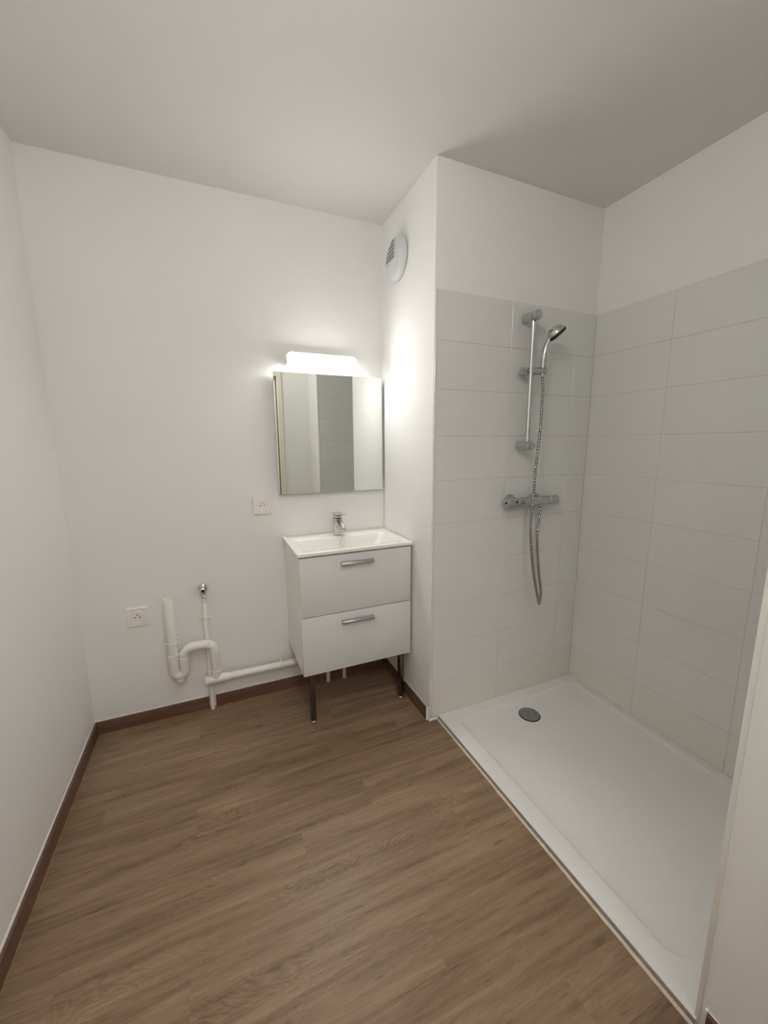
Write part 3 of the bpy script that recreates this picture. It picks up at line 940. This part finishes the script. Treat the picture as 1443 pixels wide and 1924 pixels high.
bpy.data.objects.remove(cut)
obj('slider_knob', lathe(A0 - ad * 0.002, ad, [(0.0, 0.0), (0.0150, 0.0), (0.0180, 0.003), (0.0180, 0.028), (0.0160, 0.0315)], 40, mod=lambda t: 1 + 0.07 * math.cos(8 * t)), CHROME, sl)

# hand shower: curved tapering handle, domed head, black face
hs_base = Vector((2.0600, -0.6490, 1.7245))
hand = thing('hand_shower', 'chrome hand shower with black spray face resting in the rail slider', 'hand shower', hs_base)
hp = spline([(2.0602, -0.6456, 1.726), (2.0588, -0.6480, 1.752), (2.0585, -0.6510, 1.782), (2.0655, -0.6540, 1.820), (2.0760, -0.6600, 1.852), (2.0870, -0.6660, 1.876)], 0.006)
hr_ = []
for i in range(len(hp)):
    t = i / (len(hp) - 1)
    hr_.append(0.0128 + 0.0018 * math.sin(t * PI * 1.3) - 0.0010 * t)
obj('handle', tube(hp, hr_, 20), CHROME, hand)
obj('hose_nut', lathe((2.0603, -0.6455, 1.688), Vector((0, 0.0, 1)), [(0.0085, 0), (0.0092, 0.002), (0.0106, 0.03), (0.0106, 0.040)], 20), CHROME, hand)
HN = Vector((0.63, -0.25, -0.745)).normalized()
HC = Vector((2.1010, -0.6750, 1.8740))
obj('head', lathe(HC, -HN, [(0.0415, 0.0), (0.0425, 0.002), (0.0405, 0.010), (0.035, 0.020), (0.026, 0.028), (0.014, 0.0325), (0.0, 0.034)], 36, False), CHROME, hand, smooth=60)
obj('spray_face', lathe(HC - HN * 0.0005, HN, [(0.0425, 0.0), (0.0434, 0.001), (0.0428, 0.0095), (0.039, 0.0125), (0.034, 0.0130), (0.0, 0.0120)], 36), BLACK, hand)

# thermostatic bar mixer
MY, MZ = -0.621, 1.0935
mix = thing('shower_mixer', 'chrome thermostatic bar mixer with two ridged knobs on tiled wall', 'shower mixer', (2.06, FW, MZ))
obj('bar', cyl((1.945, MY, MZ), (2.172, MY, MZ), 0.0218, 32, 0.001), CHROME_S, mix)
ridge = lambda t: 1 + 0.06 * math.tanh(2.5 * math.cos(9 * t))
k1 = obj('flow_knob', lathe((1.9475, MY, MZ), (-1, 0, 0), [(0.0205, 0.0), (0.0228, 0.002), (0.0232, 0.010), (0.0238, 0.040), (0.0225, 0.045), (0.0, 0.046)], 90, mod=ridge), CHROME_S, mix)
obj('knob_dot', cyl((1.9475 - 0.0455, MY, MZ), (1.9475 - 0.0468, MY, MZ), 0.0062, 18), BLACK, k1)
obj('knob_pointer', prism([(MY - 0.0215, MZ + 0.009), (MY - 0.0245, MZ + 0.0085), (MY - 0.0245, MZ + 0.0005), (MY - 0.0215, MZ + 0.000)], 0, 1.941, 1.956, 0.0012), BLACK, k1)
k2 = obj('temperature_knob', lathe((2.1705, MY, MZ), (1, 0, 0), [(0.0205, 0.0), (0.0228, 0.002), (0.0232, 0.010), (0.0232, 0.050), (0.0210, 0.056), (0.0, 0.058)], 90, mod=ridge), CHROME_S, mix)
for ex in (1.962, 2.117):
    es = obj('wall_cover', lathe((ex, FW - 0.0005, MZ + 0.003), (0, -1, 0), [(0.0320, 0), (0.0320, 0.006), (0.0295, 0.012), (0.0180, 0.014)], 36, False), CHROME_S, mix)
    obj('connector', cyl((ex, FW - 0.010, MZ + 0.003), (ex, MY + 0.010, MZ), 0.0150, 6), CHROME_S, es)
obj('outlet_nut', lathe((2.1235, MY - 0.002, MZ - 0.018), (0, 0, -1), [(0.0125, 0.0), (0.0125, 0.012), (0.0110, 0.015), (0.0110, 0.030), (0.0095, 0.031)], 8), CHROME, mix)

# ribbed hose
hpts = [(2.0603, -0.6455, 1.6878), (2.0600, -0.6530, 1.620), (2.0570, -0.6555, 1.558), (2.0530, -0.6600, 1.460), (2.0385, -0.6650, 1.336), (2.0270, -0.6690, 1.260),
        (2.0230, -0.6710, 1.158), (2.0160, -0.6720, 1.060), (2.0140, -0.6740, 0.953), (2.0235, -0.6800, 0.842), (2.0420, -0.6840, 0.731),
        (2.0640, -0.6860, 0.645), (2.0860, -0.6800, 0.590), (2.1080, -0.6650, 0.562), (2.1300, -0.6480, 0.574), (2.1400, -0.6390, 0.620),
        (2.1290, -0.6350, 0.690), (2.1120, -0.6340, 0.7926), (2.1000, -0.6330, 0.906), (2.1100, -0.6270, 0.995), (2.1235, -0.6230, 1.0442)]
pitch = 0.0076
path = spline(hpts, pitch / 4)
rads = [(0.0071, 0.0075, 0.0071, 0.0060)[i % 4] for i in range(len(path))]
bm = bmesh.new()
rings = add_tube(bm, path, rads, 12)
bm.faces.ensure_lookup_table()
for fi, f in enumerate(bm.faces):
    ri = fi // 12
    if ri < len(rings) - 1 and ri % 4 in (2, 3):
        f.material_index = 1
tag(obj('shower_hose', bm, [CHROME, GROOVE], smooth=80, origin=(2.06, -0.65, 1.69)),
    'ribbed metal shower hose looping from hand shower down to mixer', 'hose')
